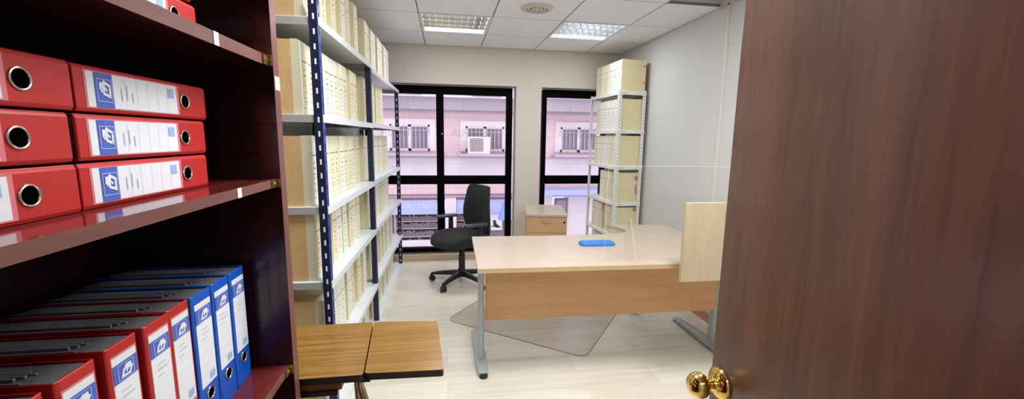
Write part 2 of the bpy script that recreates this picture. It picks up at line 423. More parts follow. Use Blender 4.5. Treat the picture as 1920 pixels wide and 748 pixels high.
glass_letters(w1, 0.075, 0.60, 1.425); glass_letters(w1, -0.72, -0.165, 1.425); glass_letters(w2, 1.33, 1.83, 1.425)

# exterior ------------------------------------------------------------
FY = 10.0
bl = empty('building', (1.0, FY, -4.0)); tag(bl, 'pink and white street building facade seen through the windows', 'building')
def bp(name, m, fn, par=bl, **k):
    mb = MB(); mb.X = Matrix.Translation(-Vector((1.0, FY, -4.0))); fn(mb); return mb.build(name, m, par, **k)
GZ = -2.6
def wl(m):
    m.box(-9, FY, 0.93, 11, FY+0.4, 2.1); 
bp('upper_wall', 'f_pink', wl)
bp('middle_wall', 'f_white', lambda m: m.box(-9, FY, 0.33, 11, FY+0.4, 0.93))
bp('pink_band', 'f_pink', lambda m: m.box(-9, FY+0.02, -0.03, 11, FY+0.4, 0.33))
bp('cornice', 'f_band', lambda m: (m.box(-9, FY-0.35, 2.03, 2.25, FY+0.4, 2.30), m.box(2.25, FY-0.75, 2.03, 11, FY+0.4, 2.30)))
bp('balcony_slab', 'f_trim', lambda m: (m.box(-9, FY-0.5, 2.30, 2.25, FY+0.4, 2.40), m.box(2.25, FY-0.9, 2.30, 11, FY+0.4, 2.40), m.box(-9, FY+0.1, 2.4, 11, FY+0.4, 6)))
for x0, x1 in ((-1.6, -0.49), (0.59, 1.27)): bp('tile_strip', 'f_tile', lambda m: m.box(x0, FY-0.53, 2.335, x1, FY-0.505, 2.41))
bp('tile_strip', 'f_tile', lambda m: m.box(2.9, FY-0.93, 2.335, 3.7, FY-0.905, 2.41))
bp('pilaster', 'f_white', lambda m: (m.box(-0.02, FY-0.12, GZ, 0.24, FY+0.4, -0.03), m.box(2.35, FY-0.12, GZ, 2.62, FY+0.4, 0.10), m.box(-5, FY-.12, GZ, -1.6, FY+.4, -.05), m.box(3.05, FY-0.05, GZ, 11, FY+0.4, 0.1)))
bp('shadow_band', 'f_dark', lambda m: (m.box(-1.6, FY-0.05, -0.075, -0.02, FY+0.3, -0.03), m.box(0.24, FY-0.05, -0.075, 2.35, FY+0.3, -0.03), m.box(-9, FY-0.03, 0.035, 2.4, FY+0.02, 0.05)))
bp('string_course', 'f_sill', lambda m: (m.box(-9, FY-0.05, 0.925, 11, FY, 0.955), m.box(-9, FY-.02, 1.99, 11, FY, 2.03)))
bp('awning_board', 'sign', lambda m: (m.box(2.2, FY-0.5, 0.08, 11, FY-0.12, 0.20), m.box(2.62, FY-.1, -0.02, 11, FY, 0.08)))
def street_window(x0, x1, z0, z1, bars, sx0, sx1):
    f = bp('window_surround', 'f_trim', lambda m: (m.box(x0-0.13, FY-0.03, z1, x1+0.13, FY, z1+0.13), m.box(x0-0.13, FY-0.03, z0, x0, FY, z1), m.box(x1, FY-0.03, z0, x1+0.13, FY, z1)))
    bp('dark_pane', 'f_glass', lambda m: (m.quad((x0, FY-0.004, z0), (x1, FY-0.004, z0), (x1, FY-0.004, z1), (x0, FY-0.004, z1))), f)
    def fr(m):
        xm = (x0+x1)/2
        for xx in (x0, xm-0.035, x1-0.06): m.box(xx, FY-0.03, z0, xx+0.06, FY-0.006, z1)
        m.box(x0, FY-0.03, z1-0.05, x1, FY-0.006, z1); m.box(x0, FY-0.03, z0, x1, FY-0.006, z0+0.06)
    bp('sash', 'f_trim', fr, f)
    def brs(m):
        n = bars
        for k in range(n):
            xx = x0+(k+0.5)*(x1-x0)/n; m.box(xx-0.008, FY-0.045, z0, xx+0.008, FY-0.032, z1)
        m.box(x0, FY-0.044, z1-0.14, x1, FY-0.033, z1-0.125)
    bp('window_bars', 'f_bar', brs, f)
    bp('window_sill', 'f_sill', lambda m: (m.box(sx0, FY-0.40, z0-0.10, sx1, FY, z0-0.05), m.box(sx0+.04, FY-0.11, z0-0.14, sx1-.04, FY, z0-0.10), m.box(sx0, FY-0.36, z0-0.05, sx0+0.05, FY-0.06, z0-0.02)), f)
street_window(-1.27, -0.36, 1.09, 1.70, 10, -1.55, -0.02)
street_window(0.48, 1.40, 1.09, 1.68, 10, 0.30, 1.62)
street_window(2.80, 3.75, 1.09, 1.70, 10, 2.60, 4.0)
bp('small_window', 'f_dark', lambda m: (m.box(2.68, FY-0.09, -0.47, 3.02, FY-0.055, -0.05)))
bp('small_window_pane', 'f_glass', lambda m: (m.box(2.72, FY-0.10, -0.42, 2.98, FY-0.091, -0.1)))
def shop(m):
    for (x0, x1) in ((-1.6, -0.02), (0.24, 2.35)):
        m.box(x0, FY+0.25, GZ, x1, FY+0.4, -0.4)
bp('shop_window', 'shop', shop)
def shsh(m):
    for (x0, x1) in ((-1.2, -0.03), (0.25, 0.95)):
        for z in (-0.42, -0.60, -0.78, -0.98, -1.17): m.box(x0, FY+0.05, z-0.02, x1, FY+0.24, z)
        m.box(x0-0.03, FY+0.05, -2.0, x0+0.01, FY+0.24, -0.42)
bp('shop_shelves', 'shopshelf', shsh)
def gds(m):
    for (x0, x1) in ((-1.18, -0.05), (0.27, 0.95)):
        for z in (-0.60, -0.78, -0.98, -1.17):
            x = x0
            while x < x1-0.06:
                w = random.uniform(0.03, 0.07); m.box(x, FY+0.08, z, x+w, FY+0.22, z+random.uniform(0.09, 0.15)); x += w+0.006
tag(bp('shop_goods', 'goods', gds), kind='stuff')
st = MB(); st.box(-9, 5.5, GZ-0.1, 11, FY, GZ); tag(st.build('street', 'street'), 'grey street pavement below the windows', kind='structure')
lg = MB(); lg.box(-1.6, 4.96, 0.02, 0.85, 5.30, 0.105); lg.box(0.95, 4.96, 0.02, 2.3, 5.30, 0.105)
tag(lg.build('trim_2', 'f_trim'), 'white ledge outside the windows', kind='structure')
def sign(x0, x1, words, label):
    e = empty('shop_sign', ((x0+x1)/2, FY-0.06, -0.42)); tag(e, label, 'sign')
    m = MB(); m.X = Matrix.Translation(-Vector(e.location)); m.box(x0, FY-0.06, -0.42, x1, FY+0.2, -0.076); m.build('board', 'sign', e)
    for s, tx0, tx1 in words:
        mx = Matrix.Translation(-Vector(e.location)) @ Matrix.Translation((tx0, FY-0.064, -0.265)) @ Matrix.Rotation(PI/2, 4, 'X')
        text_mesh('lettering', s, 0.16, 'sign_t', e, mx, width=tx1-tx0)
sign(-1.58, -0.03, (('OL', -1.02, -0.80), ('TAGUAI', -0.70, -0.05)), 'lavender shop sign left of the white pilaster across the street')
sign(0.25, 2.34, (('OL', 0.27, 0.47), ('TAGUAI', 0.72, 1.60), ('JO', 1.75, 2.0)), 'lavender shop sign right of the white pilaster across the street')
ps = empty('poster', (1.18, FY+0.02, -0.86)); tag(ps, 'white shop window poster with a black slanted figure mark', 'poster')
m = MB(); m.box(-0.20, 0, 0, 0.20, 0.02, 0.42); m.build('sheet', 'sticker', ps)
m = MB(); m.X = Matrix.Translation((0.0, -0.003, 0.06)) @ Matrix.Rotation(PI/2, 4, 'X')
m.prism([(-0.10, 0.02), (-0.02, 0.06), (-0.03, 0.19), (0.03, 0.20), (0.06, 0.10), (0.17, 0.01), (0.05, 0.0), (0.0, 0.035)], 0, 0.002); m.build('figure_mark', 'black', ps)
pr = empty('street_parasol', (1.37, 9.3, GZ)); tag(pr, 'blue cloth parasol standing by the shop across the street', 'parasol')
m = MB(); m.lathe([(0.01, 2.75), (0.05, 2.6), (0.15, 2.33), (0.20, 2.17), (0.16, 2.15)], n=12); m.build('canopy', 'umb', pr, smooth=True)
m = MB(); m.cyl((0, 0, 0.0), 0.06, 2.0); m.build('pole', 'f_dark', pr)
ac = empty('air_conditioner', (0.78, FY-0.215, 1.0405)); tag(ac, 'beige window air conditioner in the barred street window opposite', 'air conditioner')
m = MB(); m.box(-0.27, -0.16, 0, 0.25, 0.05, 0.40); m.build('casing', 'ac', ac, bevel=0.01)
m = MB(); m.box(-0.22, -0.168, 0.06, 0.08, -0.161, 0.36); m.build('grille', 'ac_d', ac)
m = MB()
for k in range(8): m.box(-0.20+k*0.036, -0.176, 0.06, -0.19+k*0.036, -0.169, 0.36)
for k in range(6): m.box(-0.22, -0.176, 0.08+k*0.05, 0.08, -0.169, 0.088+k*0.05)
m.build('fins', 'ac', ac)

# ------------------------------------------------------------------ door on the right
dr = MB(); dr.box(0.58, -0.03, 0.008, 0.62, 0.772, 2.05)
door = dr.build('door_1', 'door', bevel=0.002); tag(door, 'open brown mahogany veneer door with brass knob', 'door', kind='structure')
kn = MB(); KY, KZ = 0.741, 0.903
kn.lathe([(0.0, 0.0), (0.0335, 0.0), (0.0335, -0.003), (0.031, -0.007), (0.022, -0.012), (0.0125, -0.014), (0.0105, -0.018), (0.0105, -0.028), (0.013, -0.031), (0.0205, -0.035), (0.0262, -0.043), (0.0275, -0.051), (0.0255, -0.060), (0.019, -0.068), (0.010, -0.0715), (0.0, -0.072)], (0.58, KY, KZ), 40, 0, 'x', cap=False)
kn.build('door_knob', 'gold', door, smooth=True)
kh = MB(); kh.lathe([(0.036, 0.0), (0.036, -0.0018)], (0.5799, KY, KZ), 40, 0, 'x'); kh.build('knob_backplate', 'brass', door)
fr = MB(); fr.box(0.62, -0.21, 0, 0.66, -0.035, 2.08); fr.box(-0.42, -0.21, 0, -0.38, -0.05, 2.08); fr.box(-0.42, -0.21, 2.052, 0.66, -0.05, 2.08)
tag(fr.build('trim_3', 'door'), 'brown wooden door frame around the doorway', kind='structure')
b = MB(); b.box(XR-0.012, 2.855, 0.0755, XR, 2.872, CH, 0); tag(b.build('cable_trunking', 'cable'), 'thin cream cable trunking running down the right wall', 'cable')

# ------------------------------------------------------------------ ceiling lights and vent
def ceiling_light(cx, cy, label, tubem, deep=True, rows=4, cols=10):
    t = empty('ceiling_light', (cx, cy, CH)); tag(t, label, 'ceiling light', 'louvred ceiling lights')
    w = 0.2985
    f = MB()
    for a in (-1, 1):
        f.box(a*w, -w, -0.004, a*(w-0.022), w, 0.02); f.box(-w+.022, a*w, -0.004, w-.022, a*(w-0.022), 0.02)
    f.build('frame', 'white', t)
    h = MB(); i = w-0.022
    h.box(-i, -i, 0.085, i, i, 0.09, 0)
    for a in (-1, 1):
        h.box(a*(i-0.0015), -i, -0.002, a*(i+0.003), i, 0.085); h.box(-i, a*(i-0.0015), -0.002, i, a*(i+0.003), 0.085)
    h.build('housing', 'white', t)
    tb = MB()
    for k in range(rows):
        y = -i+(k+0.5)*2*i/rows
        tb.cyl((-i+0.01, y, 0.062), 0.013, 2*i-0.02, axis='x', n=12)
    tb.build('tubes', tubem, t, smooth=True)
    lv = MB()
    for k in range(1, cols):
        x = -i+k*2*i/cols
        wv = []
        for q in range(rows*8+1):
            yy = -i+q*2*i/(rows*8); k_ = 0.35+0.65*abs(math.sin(PI*q/8))
            wv.append([(x-0.010*k_, yy, 0.050), (x+0.010*k_, yy, 0.050), (x+0.004*k_, yy, 0.018), (x+0.0012, yy, 0.0), (x-0.0012, yy, 0.0), (x-0.004*k_, yy, 0.018)])
        lv.rings(wv, 1)
    for k in range(1, rows):
        y = -i+k*2*i/rows
        prof = [(-0.030, 0.06), (-0.014, 0.035), (-0.004, 0.012), (0, 0.0), (0.004, 0.012), (0.014, 0.035), (0.030, 0.06)]
        lv.rings([[(x, y+p, z) for p, z in prof] for x in (-i, i)])
    lv.build('louvre', ['mirror', 'blade'], t)
    return t
ceiling_light(0.095, 3.864, 'square mirror louvred ceiling light nearest the blue rack', 'tube', rows=4, cols=10)
ceiling_light(1.295, 3.864, 'square mirror louvred ceiling light nearest the right wall, bluish', 'tube_off', rows=4, cols=9)
v = empty('ceiling_vent', (0.70, 3.26, CH)); tag(v, 'round off-white air vent in the ceiling', 'vent')
m = MB(); m.lathe([(0.080, -0.012), (0.088, -0.020), (0.118, -0.012), (0.128, -0.002), (0.128, 0.0), (0.080, 0.0), (0.080, -0.012)], n=40, cap=False); m.build('rim', 'ventc', v, smooth=True)
m = MB(); m.lathe([(0.0, -0.003), (0.080, -0.003)], n=40, cap=False); m.build('throat', 'ventd', v)
m = MB(); m.lathe([(0.055, -0.006), (0.060, -0.012), (0.072, -0.010), (0.070, -0.005), (0.055, -0.006)], n=40, cap=False); m.lathe([(0.028, -0.006), (0.033, -0.012), (0.045, -0.010), (0.043, -0.005), (0.028, -0.006)], n=40, cap=False); m.lathe([(0.0, -0.012), (0.018, -0.010), (0.02, -0.004)], n=24, cap=False); m.build('rings', 'ventc', v, smooth=True)

# ------------------------------------------------------------------ bookcase on the left
BX = -0.435; SX = -0.448; BB = -0.84; P0, P1 = 1.182, 1.218
bc = empty('bookcase', (-0.64, 0.58, 0)); tag(bc, 'dark mahogany open bookcase holding red and blue binders', 'bookcase')
BT = Matrix.Translation((0.64, -0.58, 0))
def bpart(name, mats, fn, par=bc, **k):
    mb = MB(); mb.X = BT; fn(mb); return mb.build(name, mats, par, **k)
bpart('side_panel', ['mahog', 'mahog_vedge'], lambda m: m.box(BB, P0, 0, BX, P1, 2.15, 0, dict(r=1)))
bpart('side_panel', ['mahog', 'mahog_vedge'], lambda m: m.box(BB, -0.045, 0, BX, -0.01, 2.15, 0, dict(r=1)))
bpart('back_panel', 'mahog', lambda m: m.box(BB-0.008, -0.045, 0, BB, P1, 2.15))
SH = [0.08, 0.42, 0.772, 1.303, 1.620, 2.13]
ST = [0.025]*3+[0.0215, 0.026, 0.025]
shelves = []
for z, t in zip(SH, ST):
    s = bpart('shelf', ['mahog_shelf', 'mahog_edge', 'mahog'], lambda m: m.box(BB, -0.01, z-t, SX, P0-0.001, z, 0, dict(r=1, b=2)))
    shelves.append(s)
    bpart('clip', 'brass', lambda m: (m.box(SX, P0-0.030, z-t+0.001, SX+0.004, P0-0.002, z-0.001), m.box(SX, P0-0.006, z-t, SX+0.012, P0-0.001, z), m.lathe([(0.005, 0.004), (0.004, 0.0065), (0, 0.007)], (SX, P0-0.016, z-t/2), 10, 0, 'x', cap=False)), s)
def stick(par, y, z0, z1, x=SX, w=0.018):
    bpart('sticker', 'sticker', lambda m: m.box(x, y-w/2, z0, x+0.0012, y+w/2, z1), par)
stick(shelves[4], 0.940, 1.594, 1.620); stick(shelves[3], 0.982, 1.2815, 1.303)
bpart('sticker', 'sticker', lambda m: m.box(BX, 1.186, 1.535, BX+0.001, 1.216, 1.57))

# ------------------------------------------------------------------ lever arch binders
def icon(m, y0, y1, z0, z1, x, mi):
    """white folded-sheet mark inside a thin outline (flat print on the label)"""
    def P(u, v): return (x, y0+(y1-y0)*u, z0+(z1-z0)*v)
    def poly(pts): m.add([P(*p) for p in pts], [tuple(range(len(pts)))], mi)
    poly([(0.16, 0.10), (0.30, 0.12), (0.44, 0.62), (0.32, 0.66)])
    poly([(0.16, 0.10), (0.72, 0.08), (0.72, 0.22), (0.20, 0.24)])
    poly([(0.62, 0.08), (0.76, 0.08), (0.90, 0.44), (0.78, 0.48)])
    poly([(0.42, 0.50), (0.94, 0.44), (0.94, 0.60), (0.42, 0.66)])
    poly([(0.52, 0.62), (0.86, 0.58), (0.84, 0.84), (0.50, 0.86)])
    poly([(0.40, 0.66), (0.58, 0.68), (0.56, 0.80), (0.40, 0.76)])
    poly([(0.44, 0.36), (0.54, 0.30), (0.66, 0.46), (0.58, 0.50)])
    t = 0.02
    poly([(0, 0), (1, 0), (1, t), (0, t)]); poly([(0, 1-t), (1, 1-t), (1, 1), (0, 1)]); poly([(0, 0), (t, 0), (t, 1), (0, 1)]); poly([(1-t, 0), (1, 0), (1, 1), (1-t, 1)])
def make_binder(L, t, spine, cover, pocket):
    root = empty('lever_arch_binder')
    c = MB(); h = t/2
    # spine plate with chamfered edges, two cover boards
    c.prism([(-0.002, -h+0.001), (0, -h+0.006), (0, h-0.006), (-0.002, h-0.001), (-0.005, h-0.001), (-0.005, -h+0.001)], 0, L, 0)
    c.box(-0.285, -h, 0, -0.002, -h+0.0028, L, 1); c.box(-0.285, h-0.0028, 0, -0.002, h, L, 1)
    c.build('cover', [spine, cover], root, bevel=0.0012, seg=1)
    p = MB(); p.box(-0.270, -h+0.0035, 0.012, -0.008, h-0.005, L-0.004); p.build('paper_block', 'paper', root)
    sl = MB()
    for k in range(5):
        y = -h+0.010+k*(t-0.036)/4
        sl.box(-0.275+0.004*k, y, 0.01, -0.05-0.007*((k*2) % 3), y+0.0035, L-0.0025+0.0012*((k*7) % 4))
    sl.build('plastic_sleeves', 'sleeve', root)
    k = L/0.33; lw = (t-0.016)/2
    l = MB(); e = 0.0006
    def rect(z0, z1, y0, y1, mi, x=e): l.quad((x, y0, L-z1*k), (x, y1, L-z1*k), (x, y1, L-z0*k), (x, y0, L-z0*k), mi)
    if pocket: rect(0.018, 0.238, -lw-0.002, lw+0.002, 4, 0.0004)
    rect(0.022, 0.231, -lw, lw, 0)
    rect(0.036, 0.071, -lw, lw, 1, 2*e)
    icon(l, -lw*0.66, lw*0.66, L-0.068*k, L-0.039*k, 3*e, 0)
    for q in range(5): rect(0.098+q*0.026, 0.0985+q*0.026, -lw+0.002, lw-0.002, 2, 2*e)
    rect(0.205, 0.222, lw*0.1, lw*0.75, 3, 2*e)
    for q, (a, bb) in enumerate(((-0.5, 0.3), (-0.4, 0.5), (-0.55, 0.1))): rect(0.088+q*0.012, 0.0905+q*0.012, lw*a, lw*bb, 2, 2*e)
    l.build('spine_label', ['lab', 'labblue', 'labline', 'labbar', 'labred'], root)
    zc = L-0.256*k; r = 0.0135
    rg = MB(); rg.tube([(0.0008, r*math.cos(a*PI/14), zc+r*math.sin(a*PI/14)) for a in range(28)], 0.0016, closed=True, n=8); rg.build('eyelet_ring', 'ring', root, smooth=True)
    ho = MB(); ho.lathe([(0.0, 0.0006), (r, 0.0006)], (0, 0, zc), 28, 0, 'x', cap=False); ho.build('finger_hole', 'hole', root)
    return root
BSX = -0.532
protos = {}
def binder(kind, loc, rot, label, group):
    if kind not in protos:
        a = dict(rl=(0.332, 0.0695, 'red', 'red_d', True), rs=(0.306, 0.068, 'red', 'red_d', True), bs=(0.306, 0.075, 'blue', 'blue_d', False))[kind]
        o = protos[kind] = make_binder(*a)
    else: o = copy_tree(protos[kind])
    o.location = loc; o.rotation_euler = rot
    tag(o, label, 'binder', group)
    return o
zs = SH[3]; LR = PI/2
for k, (ye, pos) in enumerate(((1.030, 'bottom'), (1.033, 'middle'), (1.046, 'top'))):
    binder('rl', (BSX, ye, zs+0.0352+k*0.0735), (LR, 0, R((0.0, 0.4, -0.6)[k])), 'red binder lying %s of the far stack of three on the middle shelf' % pos, 'red binders lying on the middle shelf')
for k, (ye, pos) in enumerate(((0.690, 'bottom'), (0.688, 'middle'), (0.701, 'top'))):
    binder('rl', (BSX+0.004, ye, zs+0.0352+k*0.0735), (LR, 0, R((0.3, -0.3, 0.2)[k])), 'red binder lying %s of the near stack at the left picture edge' % pos, 'red binders lying on the middle shelf')
zs = SH[4]
for k, (ye, pos) in enumerate(((1.040, 'lower'), (1.022, 'upper'))):
    binder('rl', (BSX+0.004*k, ye, zs+0.0352+k*0.0735), (LR, 0, 0), '%s of the two red binders lying on the top visible bookcase shelf' % pos, 'red binders lying on the upper shelf')
zs = SH[2]
for yc, lab in ((1.113, 'blue binder standing last, nearest the bookcase end panel'), (1.035, 'middle one of the three standing blue binders'), (0.957, 'blue binder standing directly beside the red binders')):
    o = binder('bs', (BSX+0.002, yc, zs+0.0003), (0, 0, 0), lab, 'blue binders standing on the lower shelf')
names = ['first', 'second', 'third', 'fourth', 'fifth', 'sixth']
yc = 0.886
for k in range(6):
    binder('rs', (BSX+random.uniform(-0.002, 0.003), yc, zs+0.0003), (0, 0, 0), '%s standing red binder counted from the blue binders, lower shelf' % names[k], 'red binders standing on the lower shelf')
    yc -= (0.0705, 0.080, 0.088, 0.085, 0.08, 0.08)[k]

# ------------------------------------------------------------------ archive boxes
BH = 0.322; BD = 0.262
def make_box(w, side, spine, near=False, seed=0, h=BH):
    rnd = random.Random(seed)
    m = MB(); c = 0.012
    # spine (+X) with slightly rounded vertical corners and rounded top; side: tan + lighter front strip
    m.prism([(-BD, 0.001), (-0.038, 0.001), (-0.038, w-0.001), (-BD, w-0.001)], 0, h-0.003, 0)
    prof = [(-0.038, h-0.001), (-0.010, h), (-0.003, h-0.004), (0, h-0.014), (0, 0.003), (-0.003, 0), (-0.038, 0)]
    n = len(prof)
    vs = [(x, 0.0008, z) for x, z in prof]+[(x, w-0.0008, z) for x, z in prof]
    m.add(vs, [tuple(range(n))], 1); m.add(vs, [tuple(range(2*n-1, n-1, -1))], 1)
    m.add(vs, [(i, n+i, n+(i+1) % n, (i+1) % n) for i in range(n)], 2)
    m.add([(-0.0, 0, 0)]*0, [], 2)
    e = 0.0007
    def bar(z, y0, y1, t): m.quad((e, w*y0, h*z), (e, w*y1, h*z), (e, w*y1, h*z+t), (e, w*y0, h*z+t), 3)
    bar(0.715, 0.15, 0.88, 0.005)
    bar(0.60, 0.42, 0.54, 0.008); bar(0.52, 0.36, 0.60, 0.009)
    for z in (0.445, 0.39, 0.31, 0.235, 0.185, 0.09):
        a = rnd.uniform(0.2, 0.35); bar(z+rnd.uniform(-0.01, 0.01), a, a+rnd.uniform(0.2, 0.45), 0.0028)
    o = m.build('archive_box', [side, 'strip' if near else 'tan2', spine, 'ink'], smooth=False)
    return o
WS = [0.085, 0.094, 0.102]
boxes = {}
def box_proto(kind, wi, var):
    key = (kind, wi, var)
    if key in boxes: return boxes[key], False
    side = 'tan' if kind == 'near' else 'tan2'  # shaded tone on near-end boxes, lit tone on all others
    o = make_box(WS[wi], side, 'spine' if var % 3 else 'spine2', kind == 'near', seed=wi*10+var)
    boxes[key] = o
    return o, True
ORD = ['first', 'second', 'third', 'fourth', 'fifth', 'sixth', 'seventh', 'eighth', 'ninth', 'tenth', 'eleventh', 'twelfth', 'thirteenth', 'fourteenth', 'fifteenth', 'sixteenth', 'seventeenth', 'eighteenth', 'nineteenth', 'twentieth', 'twenty-first', 'twenty-second', 'twenty-third', 'twenty-fourth']
LEV = ['top', 'second', 'third', 'fourth', 'fifth', 'bottom']
def place_box(base, y, x, z, wi, kind, label, group, rot=0.0, hs=1.0):
    o, new = box_proto(kind, wi, random.randrange(4))
    if not new: o = o.copy(); COL.objects.link(o)
    o.matrix_world = base @ Matrix.Translation((x, y, z)) @ Matrix.Rotation(rot, 4, 'Z') @ Matrix.Diagonal((1, 1, hs, 1))
    tag(o, label, 'box', group)
    return WS[wi]

# left rack ------------------------------------------------------------
RX, RY = -0.535, 1.965
RA = -math.atan(0.050/2.63)
BASE = Matrix.Translation((RX, RY, 0)) @ Matrix.Rotation(RA, 4, 'Z')
rk = empty('shelving_rack', (RX, RY, 0), RA); tag(rk, 'long steel rack with blue posts and white shelves along left wall', 'shelving')
RD = 0.40
PY = [0.0, 1.13, 2.60]
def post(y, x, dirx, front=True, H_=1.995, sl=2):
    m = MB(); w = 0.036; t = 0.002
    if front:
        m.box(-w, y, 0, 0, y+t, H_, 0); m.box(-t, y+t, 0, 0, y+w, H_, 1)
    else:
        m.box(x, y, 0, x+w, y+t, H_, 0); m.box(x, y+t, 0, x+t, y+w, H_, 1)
    k = 0
    z = 0.05
    while z < H_-0.02:
        if front:
            m.quad((-w*0.56, y-0.0006, z), (-w*0.34, y-0.0006, z), (-w*0.34, y-0.0006, z+0.024), (-w*0.56, y-0.0006, z+0.024), sl)
            m.quad((0.0006, y+w*0.4, z), (0.0006, y+w*0.65, z), (0.0006, y+w*0.65, z+0.030), (0.0006, y+w*0.4, z+0.030), 3)
        else:
            m.quad((x+w*0.35, y-0.0006, z), (x+w*0.6, y-0.0006, z), (x+w*0.6, y-0.0006, z+0.03), (x+w*0.35, y-0.0006, z+0.03), 2)
        z += 0.062
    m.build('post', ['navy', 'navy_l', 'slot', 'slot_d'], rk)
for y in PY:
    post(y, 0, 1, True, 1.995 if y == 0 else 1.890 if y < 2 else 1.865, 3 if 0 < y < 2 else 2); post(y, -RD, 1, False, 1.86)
LZ = [[1.920, 1.510, 1.096, 0.740, 0.325, 0.030], [1.901, 1.515, 1.100, 0.745, 0.350, 0.026]]
for bay in (0, 1):
    a = PY[bay]+(0.004 if bay == 0 else 0.038); bb = PY[bay+1]+(0.036 if bay == 0 else 0.06)
    for z in LZ[bay]:
        m = MB(); t = 0.034
        xo = 0.004
        m.box(-RD, a, z-0.002, xo, bb, z, 0)
        m.box(xo-0.0015, a, z-t, xo, bb, z-0.002, 0); m.box(-RD, a, z-t, -RD+0.0015, bb, z-0.002, 0)
        m.box(-RD+0.0015, a, z-t, xo-0.0015, a+0.0015, z-0.002, 1); m.box(-RD+0.0015, bb-0.0015, z-t, xo-0.0015, bb, z-0.002, 1)
        m.build('shelf', ['shelf', 'shelf_e'], rk)
# rows: (gap before, count, set-back)
ROWS = [
 [[(0.02, 2, .060), (0.03, 1, .05), (0.06, 1, .045), (0.09, 1, .04), (0.06, 1, .05), (0.06, 1, .04)], [(0.04, 2, .04), (0.05, 2, .04), (0.04, 3, .04), (0.03, 3, .04)]],
 [[(0.02, 2, .086), (0.0, 6, .075), (0.07, 2, .07)], [(0.05, 2, .06), (0.06, 2, .06), (0.07, 3, .06)]],
 [[(0.02, 8, .065), (0.02, 3, .095)], [(0.04, 11, .07)]],
 [[(0.02, 1, .065), (0.0, 1, .09), (0.07, 2, .06), (0.02, 1, .06), (0.05, 3, .065)], [(0.05, 11, .065)]],
 [[(0.03, 1, .05), (0.07, 3, .06), (0.05, 2, .06), (0.09, 1, .06), (0.06, 1, .06)], [(0.05, 4, .06), (0.06, 1, .06), (0.08, 1, .06), (0.08, 2, .06), (0.1, 1, .06)]],
 [[(0.03, 3, .06), (0.1, 2, .06), (0.05, 2, .06), (0.04, 2, .06)], [(0.05, 2, .06), (0.1, 2, .06), (0.06, 2, .06), (0.05, 4, .06)]],
]
for lv, bays in enumerate(ROWS):
    cnt = 0; first = True
    for bay in (0, 1):
        y = PY[bay]+0.004 if bay == 0 else max(y, PY[1]-0.02)
        for gap, n, sb in bays[bay]:
            y += gap
            for q in range(n):
                near = first or q == 0 and gap > 0.04 and bay == 0 and lv < 2
                wi = random.choice((0, 1, 1, 2)) if not first else 1
                wdt = WS[wi]
                if y < PY[1]+0.038 < y+wdt+0.003: y = PY[1]+0.040
                zz = LZ[0][lv] if y < PY[1]+0.038 else LZ[1][lv]
                if y+wdt > 2.64: continue
                lab = '%s cream archive box from the near end, %s shelf of blue rack' % (ORD[cnt], LEV[lv])
                place_box(BASE, y, -sb+random.uniform(-0.004, 0.004), zz+0.0003, wi, 'near' if first else 'mid', lab, 'archive boxes on the %s shelf of the blue rack' % LEV[lv], 0.0, (1, 1, 1, 1, 0.97, 0.75)[lv])
                y += wdt+0.0015; cnt += 1; first = False

# right rack ------------------------------------------------------------
QX, QY = 1.702, 3.975
QA = math.atan(0.036/0.72)
QB = Matrix.Translation((QX, QY, 0)) @ Matrix.Rotation(QA, 4, 'Z')
rr = empty('shelving_rack', (QX, QY, 0), QA); tag(rr, 'white perforated angle steel rack in the far right corner', 'shelving')
QD, QL = 0.292, 0.715
def wpost(x, y, sx, sy):
    m = MB(); w = 0.034; t = 0.002; H_ = 1.905
    m.box(x, y, 0, x+sx*w, y+sy*t, H_); m.box(x, y+sy*t, 0, x+sx*t, y+sy*w, H_)
    z = 0.04
    while z < H_-0.02:
        yy = y-0.0006 if sy > 0 else y+sy*t-0.0006
        m.quad((x+sx*w*0.4, yy, z), (x+sx*w*0.4+sx*0.008, yy, z), (x+sx*w*0.4+sx*0.008, yy, z+0.012), (x+sx*w*0.4, yy, z+0.012), 1)
        xx = x-0.0006 if sx > 0 else x+sx*t-0.0006
        m.quad((xx, y+sy*w*0.4, z+0.016), (xx, y+sy*w*0.4+sy*0.008, z+0.016), (xx, y+sy*w*0.4+sy*0.008, z+0.028), (xx, y+sy*w*0.4, z+0.028), 1)
        z += 0.034
    m.build('post', ['wshelf', 'wslot'], rr)
wpost(0, 0, 1, 1); wpost(QD, 0, -1, 1); wpost(0, QL, 1, -1); wpost(QD, QL, -1, -1)
WZ = [1.893, 1.513, 1.148, 0.772, 0.430, 0.06]
for z in WZ:
    m = MB(); t = 0.032; a, bb = -0.0025, QL+0.0025; c = -0.0025; d = QD+0.0025
    m.box(c, a, z-0.002, d, bb, z)
    m.box(c, a, z-t, c+0.0015, bb, z-0.002); m.box(d-0.0015, a, z-t, d, bb, z-0.002)
    m.box(c+.0015, a, z-t, d-.0015, a+0.0015, z-0.002); m.box(c+.0015, bb-0.0015, z-t, d-.0015, bb, z-0.002)
    for xx in (0.02, 0.05, 0.075, QD-0.08, QD-0.03): m.quad((xx, a-0.0006, z-0.02), (xx+0.013, a-0.0006, z-0.02), (xx+0.013, a-0.0006, z-0.013), (xx, a-0.0006, z-0.013), 1)
    for yy in (0.02, 0.06, QL-0.06, QL-0.02): m.quad((c-0.0006, yy, z-0.02), (c-0.0006, yy-0.01, z-0.02), (c-0.0006, yy-0.01, z-0.013), (c-0.0006, yy, z-0.013), 1)
    m.build('shelf', ['wshelf', 'wslot'], rr)
WROWS = [[(0.015, 5), (0.035, 1)], [(0.012, 6)], [(0.012, 6)], [(0.012, 4)], [(0.012, 3), (0.06, 3)], [(0.012, 6)]]
